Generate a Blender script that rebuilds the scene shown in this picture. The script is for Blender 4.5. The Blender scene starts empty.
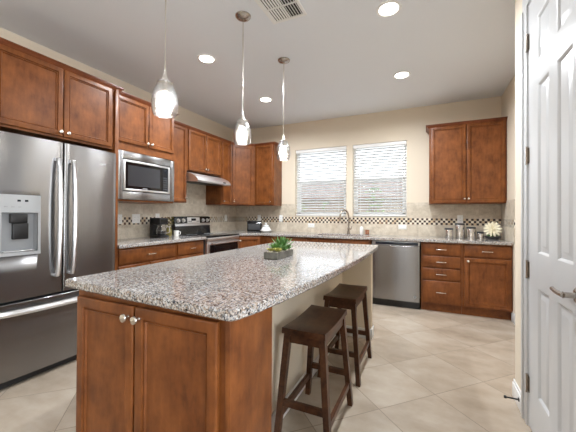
import bpy, bmesh, math, random
from mathutils import Vector, Matrix
random.seed(7)
sc = bpy.context.scene
col = sc.collection
PI = math.pi
R_ = math.radians

# ------------------------------------------------------------------ camera
CAMZ = 1.2155
cd = bpy.data.cameras.new('camera'); cam = bpy.data.objects.new('camera', cd); col.objects.link(cam)
cd.sensor_fit = 'HORIZONTAL'; cd.sensor_width = 36; cd.lens = 303.04/576*36
cd.shift_y = -(216-212.39)/576; cd.clip_start = .02
yaw, pitch, roll = R_(24.727), R_(.435), R_(.3128)
cam.matrix_world = (Matrix.Translation((0, 0, CAMZ)) @ Matrix.Rotation(yaw, 4, 'Z')
                    @ Matrix.Rotation(PI/2+pitch, 4, 'X') @ Matrix.Rotation(roll, 4, 'Z'))
sc.camera = cam

# ------------------------------------------------------------------ render look
sc.view_settings.view_transform = 'Standard'; sc.view_settings.look = 'None'
sc.view_settings.gamma = 1; sc.view_settings.exposure = 0.07
sc.view_settings.use_curve_mapping = False
sc.cycles.use_denoising = True
sc.cycles.max_bounces = 10; sc.cycles.diffuse_bounces = 5; sc.cycles.glossy_bounces = 5
sc.cycles.transparent_max_bounces = 16; sc.cycles.sample_clamp_indirect = 6
sc.cycles.caustics_reflective = False; sc.cycles.caustics_refractive = False

# ------------------------------------------------------------------ world (bright hazy sky)
w = bpy.data.worlds.new('sky'); sc.world = w; w.use_nodes = True
wn = w.node_tree; wn.nodes.clear()
wo = wn.nodes.new('ShaderNodeOutputWorld'); bg = wn.nodes.new('ShaderNodeBackground')
gr = wn.nodes.new('ShaderNodeValToRGB'); tc = wn.nodes.new('ShaderNodeTexCoord'); sx = wn.nodes.new('ShaderNodeSeparateXYZ')
wn.links.new(tc.outputs['Generated'], sx.inputs[0]); wn.links.new(sx.outputs[2], gr.inputs[0])
gr.color_ramp.elements[0].color = (1, .98, .95, 1); gr.color_ramp.elements[0].position = .0
gr.color_ramp.elements[1].color = (.62, .78, 1, 1); gr.color_ramp.elements[1].position = .7
wn.links.new(gr.outputs[0], bg.inputs[0]); bg.inputs[1].default_value = 4.2
wn.links.new(bg.outputs[0], wo.inputs[0])

# ------------------------------------------------------------------ key dimensions (metres)
XL, XR, YB, H = -3.346, .896, 4.863, 2.818     # left wall, right wall, window wall, ceiling
XD = .537                                       # pantry wall face
YJ = 2.50                                       # where the pantry wall ends
XF, YN, YR = 3.2, .9, -4.5                      # living room behind the camera
CT = .914                                       # worktop height

def area(name, loc, rot, sx_, sy_, power, colr=(1, 1, 1)):
    l = bpy.data.lights.new(name, 'AREA'); l.shape = 'RECTANGLE'; l.size = sx_; l.size_y = sy_
    l.energy = power; l.color = colr
    o = bpy.data.objects.new(name, l); col.objects.link(o); o.location = loc; o.rotation_euler = rot
    return o
# area lamps for daylight behind the camera; the unseen rear one is added fill
area('added_rear_fill', (-1.1, YR+.04, 1.55), (R_(90), 0, 0), 1.5, 1.2, 4, (.93, .96, 1))
area('daylight_side_window', (XF-.04, -.9, 1.45), (R_(90), 0, R_(90)), 2.9, 1.9, 118, (.84, .92, 1))
# the recessed ceiling lights (four in view; four unseen lamps added for the near room)
def downlight(x, y, power=26):
    l = bpy.data.lights.new('downlight', 'AREA'); l.shape = 'DISK'; l.size = .13; l.energy = power; l.color = (.91, .955, 1); l.spread = R_(165)
    o = bpy.data.objects.new('downlight', l); col.objects.link(o); o.location = (x, y, H-.012)
for q in ((-2.07, 2.47), (-.277, 2.45), (-.27, 3.67), (-2.05, 3.69)): downlight(*q, 31)
for q in ((-2.07, .4), (-.28, -.4), (-2.07, -2.4), (1.5, -2.0)): downlight(*q, 5)

# ------------------------------------------------------------------ materials
def newmat(name):
    m = bpy.data.materials.new(name); m.use_nodes = True
    nt = m.node_tree; b = nt.nodes['Principled BSDF']
    return m, nt, b
def nd(nt, typ, props=None, ins=None):
    n = nt.nodes.new(typ)
    for k, v in (props or {}).items(): setattr(n, k, v)
    for k, v in (ins or {}).items():
        if isinstance(v, bpy.types.NodeSocket): nt.links.new(v, n.inputs[k])
        else: n.inputs[k].default_value = v
    return n
def c4(c): return (c[0], c[1], c[2], 1)
def srgb(r, g, b):
    f = lambda v: (v/255/12.92) if v/255 <= .04045 else ((v/255+.055)/1.055)**2.4
    return (f(r), f(g), f(b))
def ramp(nt, fac, stops, interp='LINEAR'):
    n = nt.nodes.new('ShaderNodeValToRGB'); nt.links.new(fac, n.inputs[0]); cr = n.color_ramp
    cr.interpolation = interp
    while len(cr.elements) < len(stops): cr.elements.new(.5)
    for e, (p, c) in zip(cr.elements, stops): e.position = p; e.color = c4(c)
    return n.outputs[0]
def math_(nt, op, a, b=None, c=None):
    n = nt.nodes.new('ShaderNodeMath'); n.operation = op
    for i, v in enumerate((a, b, c)):
        if v is None: continue
        if isinstance(v, bpy.types.NodeSocket): nt.links.new(v, n.inputs[i])
        else: n.inputs[i].default_value = v
    return n.outputs[0]
def mixc(nt, fac, a, b, blend='MIX'):
    n = nt.nodes.new('ShaderNodeMix'); n.data_type = 'RGBA'; n.blend_type = blend
    for i, v in ((0, fac), (6, a), (7, b)):
        if isinstance(v, bpy.types.NodeSocket): nt.links.new(v, n.inputs[i])
        else: n.inputs[i].default_value = c4(v) if isinstance(v, tuple) else v
    return n.outputs[2]
def pos(nt): return nt.nodes.new('ShaderNodeNewGeometry').outputs['Position']
def objc(nt): return nt.nodes.new('ShaderNodeTexCoord').outputs['Object']
def noise(nt, vec, scale, detail=3, rough=.5, stretch=None):
    if stretch:
        mp = nd(nt, 'ShaderNodeMapping', ins={'Vector': vec, 'Scale': stretch}); vec = mp.outputs[0]
    return nd(nt, 'ShaderNodeTexNoise', ins={'Vector': vec, 'Scale': scale, 'Detail': detail, 'Roughness': rough}).outputs['Fac']
def bump(nt, b, h, strength, dist=.002):
    n = nd(nt, 'ShaderNodeBump', ins={'Height': h, 'Strength': strength, 'Distance': dist})
    nt.links.new(n.outputs[0], b.inputs['Normal'])
def simple(name, c, rough=.5, metal=0., var=0., vs=8, **kw):
    m, nt, b = newmat(name); b.inputs['Roughness'].default_value = rough; b.inputs['Metallic'].default_value = metal
    if var:
        f = noise(nt, objc(nt), vs, 3)
        o = ramp(nt, f, [(.3, tuple(x*(1-var) for x in c)), (.7, tuple(min(1, x*(1+var)) for x in c))])
        nt.links.new(o, b.inputs['Base Color'])
    else: b.inputs['Base Color'].default_value = c4(c)
    for k, v in kw.items(): b.inputs[k.replace('_', ' ')].default_value = v
    return m
M = {}
def wood(name, dark, light, rough=.38, sc_=1.0, grain=(1, 1, .25)):
    m, nt, b = newmat(name); p = pos(nt)
    blot = noise(nt, p, 7*sc_, 4, .6)
    gr_ = noise(nt, p, 38*sc_, 4, .6, grain)
    f = math_(nt, 'ADD', math_(nt, 'MULTIPLY', blot, .65), math_(nt, 'MULTIPLY', gr_, .35))
    nt.links.new(ramp(nt, f, [(.32, dark), (.68, light)]), b.inputs['Base Color'])
    b.inputs['Roughness'].default_value = rough
    b.inputs['Specular IOR Level'].default_value = .28; b.inputs['Coat Weight'].default_value = .04; b.inputs['Coat Roughness'].default_value = .25
    bump(nt, b, gr_, .08, .001)
    return m
M['wood'] = wood('stained_maple', (.100, .028, .0070), (.262, .088, .023))
M['woodin'] = wood('cabinet_underside', (.18, .05, .018), (.28, .09, .035))
M['crown'] = wood('crown_maple', (.13, .036, .013), (.24, .075, .027))
M['stool'] = wood('walnut_stool', (.017, .006, .003), (.115, .047, .021), .32, 1.3, (1, .12, 1))
# granite
m, nt, b = newmat('granite'); p = pos(nt)
v1 = nd(nt, 'ShaderNodeTexVoronoi', ins={'Vector': p, 'Scale': 190.})
v2 = nd(nt, 'ShaderNodeTexVoronoi', ins={'Vector': p, 'Scale': 120.})
s1 = nd(nt, 'ShaderNodeSeparateColor', ins={'Color': v1.outputs['Color']}); s2 = nd(nt, 'ShaderNodeSeparateColor', ins={'Color': v2.outputs['Color']})
base = ramp(nt, s1.outputs[0], [(0, srgb(22, 24, 32)), (.18, srgb(84, 88, 98)), (.38, srgb(162, 146, 132)), (.58, srgb(176, 172, 168)), (.82, srgb(212, 212, 212))], 'CONSTANT')
big = ramp(nt, s2.outputs[1], [(0, srgb(40, 44, 54)), (.15, srgb(178, 158, 140)), (.55, srgb(196, 196, 194))], 'CONSTANT')
nt.links.new(mixc(nt, .30, base, big), b.inputs['Base Color'])
b.inputs['Roughness'].default_value = .07; b.inputs['Specular IOR Level'].default_value = .6
M['granite'] = m
# brushed stainless steel: fine grain plus an anisotropic highlight
def steel(name, c, rough, aniso=.75, grain=(1, 1, 60), rot=0.):
    m, nt, b = newmat(name); p = pos(nt)
    f = noise(nt, p, 14, 3, .6, grain)
    nt.links.new(ramp(nt, f, [(.3, tuple(x*.9 for x in c)), (.7, c)]), b.inputs['Base Color'])
    b.inputs['Metallic'].default_value = 1; b.inputs['Roughness'].default_value = rough
    b.inputs['Anisotropic'].default_value = aniso; b.inputs['Anisotropic Rotation'].default_value = .25+rot
    t = nd(nt, 'ShaderNodeTangent', {'direction_type': 'RADIAL', 'axis': 'Z'}); nt.links.new(t.outputs[0], b.inputs['Tangent'])
    wv = noise(nt, p, 5.5, 1, .4, (1, 1, .10))
    bp_ = nd(nt, 'ShaderNodeBump', ins={'Height': wv, 'Strength': .35, 'Distance': .012})
    bq_ = nd(nt, 'ShaderNodeBump', ins={'Height': f, 'Strength': .02, 'Distance': .0005, 'Normal': bp_.outputs[0]})
    nt.links.new(bq_.outputs[0], b.inputs['Normal'])
    return m
M['steel'] = steel('brushed_steel', (.33, .325, .325), .27)
M['steel_lt'] = steel('handle_steel', (.78, .78, .79), .30, .3)
M['steel_hood'] = steel('hood_steel', (.88, .88, .89), .42, .2)
M['nickel'] = simple('satin_nickel', (.72, .68, .62), .22, 1.)
M['chrome'] = simple('chrome', (.85, .85, .85), .08, 1.)
M['nickel_dk'] = simple('brushed_nickel_dark', (.42, .38, .34), .25, 1.)
M['black'] = simple('black_gloss', (.006, .006, .007), .06)
M['blackm'] = simple('black_matt', (.012, .012, .013), .45)
M['grey'] = simple('grey_plastic', (.30, .31, .32), .35)
M['greylt'] = simple('light_grey_plastic', (.40, .41, .42), .3)
M['dkgrey'] = simple('dark_grey', (.05, .052, .056), .35)
M['white'] = simple('white_paint', (.80, .80, .79), .32)
M['doorw'] = simple('white_door_paint', (.57, .575, .58), .30)
M['plate'] = simple('white_plate', (.85, .85, .83), .3)
M['blind'] = simple('white_blind', (.86, .86, .85), .4)
M['seal'] = simple('white_ceramic', (.88, .88, .86), .15)
# painted walls / ceiling
def plaster(name, c, bs, rough=.85):
    m, nt, b = newmat(name); p = pos(nt); b.inputs['Base Color'].default_value = c4(c); b.inputs['Roughness'].default_value = rough
    bump(nt, b, noise(nt, p, 60, 3, .6), bs, .003); return m
M['wall'] = plaster('beige_wall_paint', srgb(224, 212, 193), .12)
M['knee'] = plaster('cream_wall_paint', srgb(216, 204, 184), .1)
M['ceil'] = plaster('ceiling_paint', (.76, .79, .83), .35)
M['room'] = plaster('living_room_paint', srgb(214, 204, 188), .1)
# floor: 45-degree beige tiles
m, nt, b = newmat('floor_tile'); p = pos(nt)
def dotp(v): return nd(nt, 'ShaderNodeVectorMath', {'operation': 'DOT_PRODUCT'}, {0: p, 1: v}).outputs['Value']
T = .4572; r2 = math.sqrt(.5)
def cell(val, off):
    q = math_(nt, 'DIVIDE', math_(nt, 'SUBTRACT', val, off), T)
    fr = math_(nt, 'FRACT', q); d = math_(nt, 'ABSOLUTE', math_(nt, 'SUBTRACT', fr, .5))
    return math_(nt, 'GREATER_THAN', d, .5-.0024/T), math_(nt, 'FLOOR', q)
g1, c1 = cell(dotp((-r2, r2, 0)), 1.591); g2, c2 = cell(dotp((r2, r2, 0)), 1.203)
gro = math_(nt, 'MAXIMUM', g1, g2)
cv = nd(nt, 'ShaderNodeCombineXYZ', ins={0: c1, 1: c2}); wnz = nd(nt, 'ShaderNodeTexWhiteNoise', {'noise_dimensions': '3D'}, {0: cv.outputs[0]})
off = nd(nt, 'ShaderNodeVectorMath', {'operation': 'MULTIPLY_ADD'}, {0: wnz.outputs['Color'], 1: (9, 9, 9), 2: p})
n1 = noise(nt, off.outputs[0], 2.4, 5, .52, (1, 2., 1)); n2 = noise(nt, off.outputs[0], 16, 5, .6)
ff = math_(nt, 'ADD', math_(nt, 'MULTIPLY', n1, .8), math_(nt, 'MULTIPLY', n2, .2))
tile = ramp(nt, ff, [(.28, srgb(150, 137, 121)), (.5, srgb(172, 159, 143)), (.74, srgb(190, 179, 164))])
tile = mixc(nt, math_(nt, 'MULTIPLY', wnz.outputs['Value'], .10), tile, srgb(180, 150, 118))
nt.links.new(mixc(nt, gro, tile, srgb(126, 112, 97)), b.inputs['Base Color'])
rr = math_(nt, 'ADD', math_(nt, 'MULTIPLY', n2, .03), .25); nt.links.new(math_(nt, 'MAXIMUM', rr, math_(nt, 'MULTIPLY', gro, .8)), b.inputs['Roughness'])
bump(nt, b, math_(nt, 'SUBTRACT', 1., gro), .25, .002)
M['floor'] = m
# backsplash: tumbled travertine squares with a three-row mosaic strip at z 1.08-1.175
def splash(name, axis):
    m, nt, b = newmat(name); p = pos(nt); s = nd(nt, 'ShaderNodeSeparateXYZ', ins={0: p}); a = s.outputs[axis]; z = s.outputs[2]
    q = .1016
    def cl(v, o, t, g):
        k = math_(nt, 'DIVIDE', math_(nt, 'SUBTRACT', v, o), t); fr = math_(nt, 'FRACT', k)
        return math_(nt, 'GREATER_THAN', math_(nt, 'ABSOLUTE', math_(nt, 'SUBTRACT', fr, .5)), .5-g/t), math_(nt, 'FLOOR', k)
    d1 = math_(nt, 'MULTIPLY', math_(nt, 'ADD', a, z), r2); d2 = math_(nt, 'MULTIPLY', math_(nt, 'SUBTRACT', a, z), r2)
    ga, ca = cl(a, .03, q*1.5, .0016); gb, cb = cl(z, CT, q*1.5, .0016)
    gt = math_(nt, 'MAXIMUM', ga, gb)
    cv = nd(nt, 'ShaderNodeCombineXYZ', ins={0: ca, 1: cb}); wz = nd(nt, 'ShaderNodeTexWhiteNoise', {'noise_dimensions': '3D'}, {0: cv.outputs[0]})
    off = nd(nt, 'ShaderNodeVectorMath', {'operation': 'MULTIPLY_ADD'}, {0: wz.outputs['Color'], 1: (5, 5, 5), 2: p})
    nn = noise(nt, off.outputs[0], 11, 6, .65); fine = noise(nt, off.outputs[0], 70, 3, .6)
    f = math_(nt, 'ADD', math_(nt, 'MULTIPLY', nn, .7), math_(nt, 'MULTIPLY', fine, .3))
    big = ramp(nt, f, [(.32, srgb(176, 164, 146)), (.5, srgb(206, 195, 177)), (.68, srgb(226, 217, 202))])
    big = mixc(nt, math_(nt, 'MULTIPLY', wz.outputs['Value'], .2), big, srgb(172, 155, 132))
    big = mixc(nt, math_(nt, 'MULTIPLY', gt, .55), big, srgb(206, 198, 184))
    c_ = .0315
    gc, cc = cl(a, .01, c_, .0014); ge, ce = cl(z, 1.08, c_, .0014)
    par = math_(nt, 'MODULO', math_(nt, 'ADD', math_(nt, 'ADD', cc, ce), 400.), 2.)
    cw = nd(nt, 'ShaderNodeCombineXYZ', ins={0: cc, 1: ce}); wm = nd(nt, 'ShaderNodeTexWhiteNoise', {'noise_dimensions': '3D'}, {0: cw.outputs[0]})
    lt = ramp(nt, wm.outputs['Value'], [(0, srgb(232, 224, 206)), (.45, srgb(205, 182, 148)), (.7, srgb(222, 212, 194))], 'CONSTANT')
    dk = ramp(nt, wm.outputs['Value'], [(0, srgb(44, 26, 24)), (.6, srgb(60, 36, 30)), (.88, srgb(96, 62, 46))], 'CONSTANT')
    mo = mixc(nt, par, lt, dk); mo = mixc(nt, math_(nt, 'MAXIMUM', gc, ge), mo, srgb(196, 186, 168))
    ins_ = math_(nt, 'MULTIPLY', math_(nt, 'GREATER_THAN', z, 1.08), math_(nt, 'LESS_THAN', z, 1.08+3*c_))
    nt.links.new(mixc(nt, ins_, big, mo), b.inputs['Base Color'])
    b.inputs['Roughness'].default_value = .42
    return m
M['splash_x'] = splash('backsplash_back', 0); M['splash_y'] = splash('backsplash_side', 1)
# window glass: mostly clear, faint fresnel reflection
def clear(name, tint, base_r, rough=.02):
    m = bpy.data.materials.new(name); m.use_nodes = True; nt = m.node_tree; nt.nodes.clear()
    o = nt.nodes.new('ShaderNodeOutputMaterial'); t = nd(nt, 'ShaderNodeBsdfTransparent', ins={0: c4(tint)})
    g = nd(nt, 'ShaderNodeBsdfGlossy', ins={'Roughness': rough}); lw = nd(nt, 'ShaderNodeLayerWeight', ins={0: .35})
    fac = math_(nt, 'MULTIPLY_ADD', lw.outputs['Facing'], .75, base_r); fac = math_(nt, 'MINIMUM', fac, 1.)
    mx = nd(nt, 'ShaderNodeMixShader', ins={0: fac, 1: t.outputs[0], 2: g.outputs[0]}); nt.links.new(mx.outputs[0], o.inputs[0])
    return m, nt, g
M['glass'] = clear('window_glass', (.97, .98, .98), .02)[0]
m, nt, g = clear('seeded_glass', (.90, .90, .90), .08, .10)
hb = nd(nt, 'ShaderNodeTexVoronoi', ins={'Vector': pos(nt), 'Scale': 95.}); bp = nd(nt, 'ShaderNodeBump', ins={'Height': hb.outputs[0], 'Strength': .7, 'Distance': .004})
nt.links.new(bp.outputs[0], g.inputs['Normal']); M['seeded'] = m
M['clear'] = clear('clear_glass', (.95, .96, .96), .06)[0]
def emit(name, c, s):
    m, nt, b = newmat(name); b.inputs['Base Color'].default_value = c4(c)
    b.inputs['Emission Color'].default_value = c4(c); b.inputs['Emission Strength'].default_value = s; return m
M['bulb'] = emit('lit_bulb', (1, .95, .87), 80.); M['can'] = emit('lit_downlight', (1, .95, .86), 14.)
M['leaf'] = simple('succulent_green', (.10, .22, .055), .5, var=.4, vs=40)
M['leafy'] = simple('succulent_yellow', (.42, .40, .10), .5, var=.3, vs=40)
M['zinc'] = simple('weathered_box', (.135, .13, .11), .6, var=.3, vs=30)
M['moss'] = simple('pale_pebbles', (.55, .50, .40), .8, var=.35, vs=120)
M['petal'] = simple('cream_petals', (.86, .80, .60), .5)
M['shrub'] = simple('shrub_leaves', (.16, .24, .05), .6, var=.35, vs=4)
M['bark'] = simple('bark', (.09, .06, .04), .8)
M['grass'] = simple('patio_ground', (.42, .41, .37), .9, var=.3, vs=3)
M['stucco'] = simple('neighbour_stucco', (.26, .19, .13), .9)
M['roofb'] = simple('neighbour_roof', (.20, .12, .08), .9, var=.25, vs=6)
M['olive'] = simple('olive_glass', (.16, .13, .04), .12, var=.3, vs=40)
M['copper'] = simple('copper_cup', (.62, .33, .22), .25, .8)
M['darkdisp'] = simple('dark_display', (.01, .014, .022), .08)
M['mwwin'] = simple('microwave_window', (.035, .036, .04), .18)
M['rubber'] = simple('black_rubber', (.02, .02, .02), .6)

# ------------------------------------------------------------------ mesh helpers
class Fr:                                  # local frame: a along the wall, n away from it, z up
    def __init__(s, O, U, N): s.O, s.U, s.N = Vector(O), Vector(U).normalized(), Vector(N).normalized()
    def P(s, a, n, z): return s.O + s.U*a + s.N*n + Vector((0, 0, z))
W_ = Fr((0, 0, 0), (1, 0, 0), (0, 1, 0))              # world
FL = Fr((XL, 0, 0), (0, 1, 0), (1, 0, 0))             # left wall, a = y
FB = Fr((0, YB, 0), (1, 0, 0), (0, -1, 0))            # window wall, a = x
class MB:
    def __init__(s): s.bm = bmesh.new(); s.mi = 0
    def _f(s, vs):
        try: f = s.bm.faces.new(vs); f.material_index = s.mi; return f
        except ValueError: return None
    def box(s, a0, a1, n0, n1, z0, z1, fr=W_, bev=0., seg=2):
        v = [s.bm.verts.new(fr.P(a, n, z)) for z in (z0, z1) for n in (n0, n1) for a in (a0, a1)]
        fs = [s._f([v[i] for i in q]) for q in ((0, 1, 3, 2), (4, 6, 7, 5), (0, 4, 5, 1), (2, 3, 7, 6), (0, 2, 6, 4), (1, 5, 7, 3))]
        if bev:
            es = {e for f in fs for e in f.edges}
            r = bmesh.ops.bevel(s.bm, geom=list(es), offset=bev, segments=seg, affect='EDGES', profile=.5)
            for f in r['faces']: f.material_index = s.mi
        return s
    def loops(s, rings, cap0=True, cap1=True, closed=True):
        rs = [[s.bm.verts.new(p) for p in r] for r in rings]
        n = len(rs[0])
        for A, B in zip(rs, rs[1:]):
            for i in range(n if closed else n-1): s._f([A[i], A[(i+1) % n], B[(i+1) % n], B[i]])
        if cap0: s._f(rs[0][::-1])
        if cap1: s._f(rs[-1])
        return s
    def prism(s, pts, z0, z1, bev=0.):
        if bev: # rounded top and bottom edges by insetting towards each vertex's inner bisector
            def inset(d):
                out = []; n = len(pts)
                for i in range(n):
                    p0, p1, p2 = Vector(pts[i-1]), Vector(pts[i]), Vector(pts[(i+1) % n])
                    t1, t2 = (p1-p0).normalized(), (p2-p1).normalized(); nn = Vector((-t1.y-t2.y, t1.x+t2.x)).normalized()
                    k = max(.4, nn.dot(Vector((-t1.y, t1.x)))); out.append(p1+nn*d/k)
                return out
            A = inset(bev)
            s.loops([[(p.x, p.y, z0) for p in A], [(p[0], p[1], z0+bev) for p in pts], [(p[0], p[1], z1-bev) for p in pts], [(p.x, p.y, z1) for p in A]])
        else: s.loops([[(p[0], p[1], z0) for p in pts], [(p[0], p[1], z1) for p in pts]])
        return s
    def lathe(s, prof, c=(0, 0, 0), seg=24, ax=None, cap=True):
        c = Vector(c); Z = Vector(ax or (0, 0, 1)).normalized(); X = Z.orthogonal().normalized(); Y = Z.cross(X)
        if len(c) == 3:
            s.loops([[c+Z*z+(X*math.cos(2*PI*i/seg)+Y*math.sin(2*PI*i/seg))*max(r, 1e-4) for i in range(seg)] for r, z in prof], cap, cap)
        return s
    def tube(s, path, r, seg=10, cap=True):
        P = [Vector(p) for p in path]; rings = []; up = None
        for i, p in enumerate(P):
            t = (P[min(i+1, len(P)-1)]-P[max(i-1, 0)]).normalized()
            if up is None: up = t.orthogonal().normalized()
            up = (up-t*up.dot(t)).normalized(); sd = t.cross(up)
            rr = r[i] if isinstance(r, (list, tuple)) else r
            rings.append([p+(up*math.cos(2*PI*k/seg)+sd*math.sin(2*PI*k/seg))*rr for k in range(seg)])
        return s.loops(rings, cap, cap)
    def bar(s, p, q, w0, d0, w1=None, d1=None, up=(0, 1, 0)):      # tapered rectangular bar p->q
        p, q = Vector(p), Vector(q); w1 = w1 or w0; d1 = d1 or d0
        X, Y = Vector((1, 0, 0)), Vector((0, 1, 0))
        t = (q-p)
        if abs(t.z) < t.length*.5:
            t.normalize(); X = Vector((0, 0, 1)); Y = t.cross(X).normalized()
        rg = lambda c, w, d: [c+X*w/2+Y*d/2, c-X*w/2+Y*d/2, c-X*w/2-Y*d/2, c+X*w/2-Y*d/2]
        return s.loops([rg(p, w0, d0), rg(q, w1, d1)])
    def build(s, name, mats, parent=None, base=None, sharp=32):
        bm = s.bm; bmesh.ops.remove_doubles(bm, verts=bm.verts, dist=1e-6)
        bmesh.ops.recalc_face_normals(bm, faces=bm.faces)
        if parent is not None: base = BASE[root(parent).name]
        base = Vector(base or (0, 0, 0))
        for v in bm.verts: v.co -= base
        for f in bm.faces: f.smooth = True
        for e in bm.edges:
            if len(e.link_faces) != 2 or e.calc_face_angle(0) > R_(sharp): e.smooth = False
        me = bpy.data.meshes.new(name); bm.to_mesh(me); bm.free()
        for m_ in (mats if isinstance(mats, (list, tuple)) else [mats]): me.materials.append(m_)
        o = bpy.data.objects.new(name, me); col.objects.link(o)
        if parent is not None: o.parent = parent
        else: o.location = base; BASE[o.name] = base
        return o
BASE = {}
def root(o):
    while o.parent: o = o.parent
    return o
def tag(o, label, cat, group=None, kind=None):
    o['label'] = label; o['category'] = cat
    if group: o['group'] = group
    if kind: o['kind'] = kind
    return o
def thing(name, label, cat, base, group=None):
    o = bpy.data.objects.new(name, None); o.empty_display_size = .1; col.objects.link(o); o.location = base
    BASE[o.name] = Vector(base); return tag(o, label, cat, group)
def struct(o): o['kind'] = 'structure'; return o
def sbox(name, mat, *a, **k): return struct(MB().box(*a, **k).build(name, mat))
def copy_tree(o, parent=None):
    c = o.copy(); col.objects.link(c)
    if parent is not None: c.parent = parent
    for ch in o.children: copy_tree(ch, c)
    return c
def rep(src, loc, label, rz=None):
    c = copy_tree(src); c.location = loc; c['label'] = label
    if rz is not None: c.rotation_euler = (0, 0, rz)
    BASE[c.name] = Vector(loc); return c

# ================================================================== STRUCTURE
# floor and ceiling follow the L-shaped plan
plan = [(XL-.12, YR-.12), (XF+.12, YR-.12), (XF+.12, YN), (XD+.12, YN), (XD+.12, YJ), (XR+.12, YJ), (XR+.12, YB+.12), (XL-.12, YB+.12)]
struct(MB().prism(plan, -.1, 0).build('floor', M['floor']))
struct(MB().prism(plan, H, H+.1).build('ceiling', M['ceil']))
sbox('wall_left', M['wall'], XL-.12, XL, YR-.12, YB+.12, 0, H)
WX0, WX1, WZ0, WZ1 = -2.105, -.285, 1.185, 2.345
mb = MB()
mb.box(XL, WX0, YB, YB+.16, 0, H).box(WX1, XR+.12, YB, YB+.16, 0, H).box(WX0, WX1, YB, YB+.16, 0, WZ0).box(WX0, WX1, YB, YB+.16, WZ1, H)
mb.box(-1.200, -1.100, YB+.005, YB+.16, WZ0, WZ1)
struct(mb.build('wall_back', M['wall']))
sbox('wall_right', M['wall'], XR, XR+.12, YJ, YB, 0, H)
DY0, DY1, DZ = 1.48, 2.184, 2.44
mb = MB()
mb.box(XD, XD+.12, DY1+.02, YJ, 0, H).box(XD, XD+.12, YN, DY0-.02, 0, H).box(XD, XD+.12, DY0-.02, DY1+.02, DZ+.02, H)
mb.box(XD+.12, XR+.12, YJ-.1, YJ, 0, H)
struct(mb.build('wall_pantry', M['wall']))
sbox('wall_side', M['room'], XD+.12, XF+.12, YN, YN+.12, 0, H)
mb = MB()   # living-room walls behind the camera, with openings put in for the daylight
mb.box(XF, XF+.12, YR, -2.4, 0, H).box(XF, XF+.12, .6, YN, 0, H).box(XF, XF+.12, -2.4, .6, 0, .45).box(XF, XF+.12, -2.4, .6, 2.45, H)
struct(mb.build('wall_far_right', M['room']))
mb = MB()
mb.box(XL, -1.9, YR-.12, YR, 0, H).box(-.3, XF+.12, YR-.12, YR, 0, H).box(-1.9, -.3, YR-.12, YR, 2.2, H).box(-1.9, -.3, YR-.12, YR, 0, .9)
struct(mb.build('wall_front', M['room']))

# baseboards
def baseboard(name, a0, a1, fr, n=0.):
    mb = MB(); mb.box(a0, a1, n, n+.014, 0, .095, fr, .003); mb.box(a0, a1, n, n+.008, .09, .115, fr, .003)
    return struct(mb.build(name, M['white']))
FP = Fr((XD, 0, 0), (0, 1, 0), (-1, 0, 0)); FR = Fr((XR, 0, 0), (0, 1, 0), (-1, 0, 0))
baseboard('baseboard_pantry', DY1+.09, YJ+.014, FP)
baseboard('baseboard_pantry_end', XD, XR, Fr((0, YJ, 0), (1, 0, 0), (0, 1, 0)))
baseboard('baseboard_right', YJ, 4.28, FR)
baseboard('baseboard_pantry_near', YN, DY0-.09, FP)
# door casing
mb = MB()
for (a0, a1, z0, z1) in ((DY1+.008, DY1+.095, 0, DZ+.008), (DY0-.095, DY0-.008, 0, DZ+.008), (DY0-.095, DY1+.095, DZ+.008, DZ+.095)):
    mb.box(a0, a1, 0, .012, z0, z1, FP, .002)
    if a1-a0 < .2:
        o_ = a1 if a0 > DY1 else a0; s_ = -1 if a0 > DY1 else 1
        mb.box(min(o_, o_+s_*.03), max(o_, o_+s_*.03), .01, .020, z0, z1, FP, .004)
mb.box(DY1+.001, DY1+.02, -.12, .004, 0, DZ+.0005, FP); mb.box(DY0-.02, DY0-.001, -.12, .004, 0, DZ+.0005, FP)
mb.box(DY0-.02, DY1+.02, -.12, .004, DZ+.0005, DZ+.02, FP)
struct(mb.build('trim_1', M['doorw']))
# six-panel door, closed, hinged at its far side
def panel_door(mb, fr, a0, a1, z0, z1, cols, rows, th=.035, nf=0.):
    As = sorted({a0, a1, *[x for c in cols for x in c]}); Zs = sorted({z0, z1, *[x for c in rows for x in c]})
    def isp(A, Z): return any(abs(A-c[0]) < 1e-6 for c in cols) and any(abs(Z-r[0]) < 1e-6 for r in rows)
    for i in range(len(As)-1):
        for j in range(len(Zs)-1):
            x0, x1, y0, y1 = As[i], As[i+1], Zs[j], Zs[j+1]
            if isp(x0, y0):
                rg = lambda ins, n: [fr.P(x0+ins, n, y0+ins), fr.P(x1-ins, n, y0+ins), fr.P(x1-ins, n, y1-ins), fr.P(x0+ins, n, y1-ins)]
                mb.loops([rg(0, nf), rg(.004, nf-.002), rg(.013, nf-.011), rg(.020, nf-.011), rg(.044, nf-.002), rg(.047, nf-.002)], False, True)
            else: mb._f([mb.bm.verts.new(fr.P(*q)) for q in ((x0, nf, y0), (x1, nf, y0), (x1, nf, y1), (x0, nf, y1))])
    mb.box(a0, a1, nf-th, nf-.0001-.012, z0, z1, fr)
    for q in ((a0, a0+.001, z0, z1), (a1-.001, a1, z0, z1), (a0, a1, z0, z0+.001), (a0, a1, z1-.001, z1)):
        mb.box(q[0], q[1], nf-th, nf-.0002, q[2], q[3], fr)
mb = MB(); panel_door(mb, FP, DY0, DY1, .008, DZ, ((DY0+.115, DY0+.285), (DY1-.32, DY1-.15)), ((.24, .83), (1.015, 1.925), (2.05, 2.29)), .035, .002)
door = struct(mb.build('door_1', M['doorw']))
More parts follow.
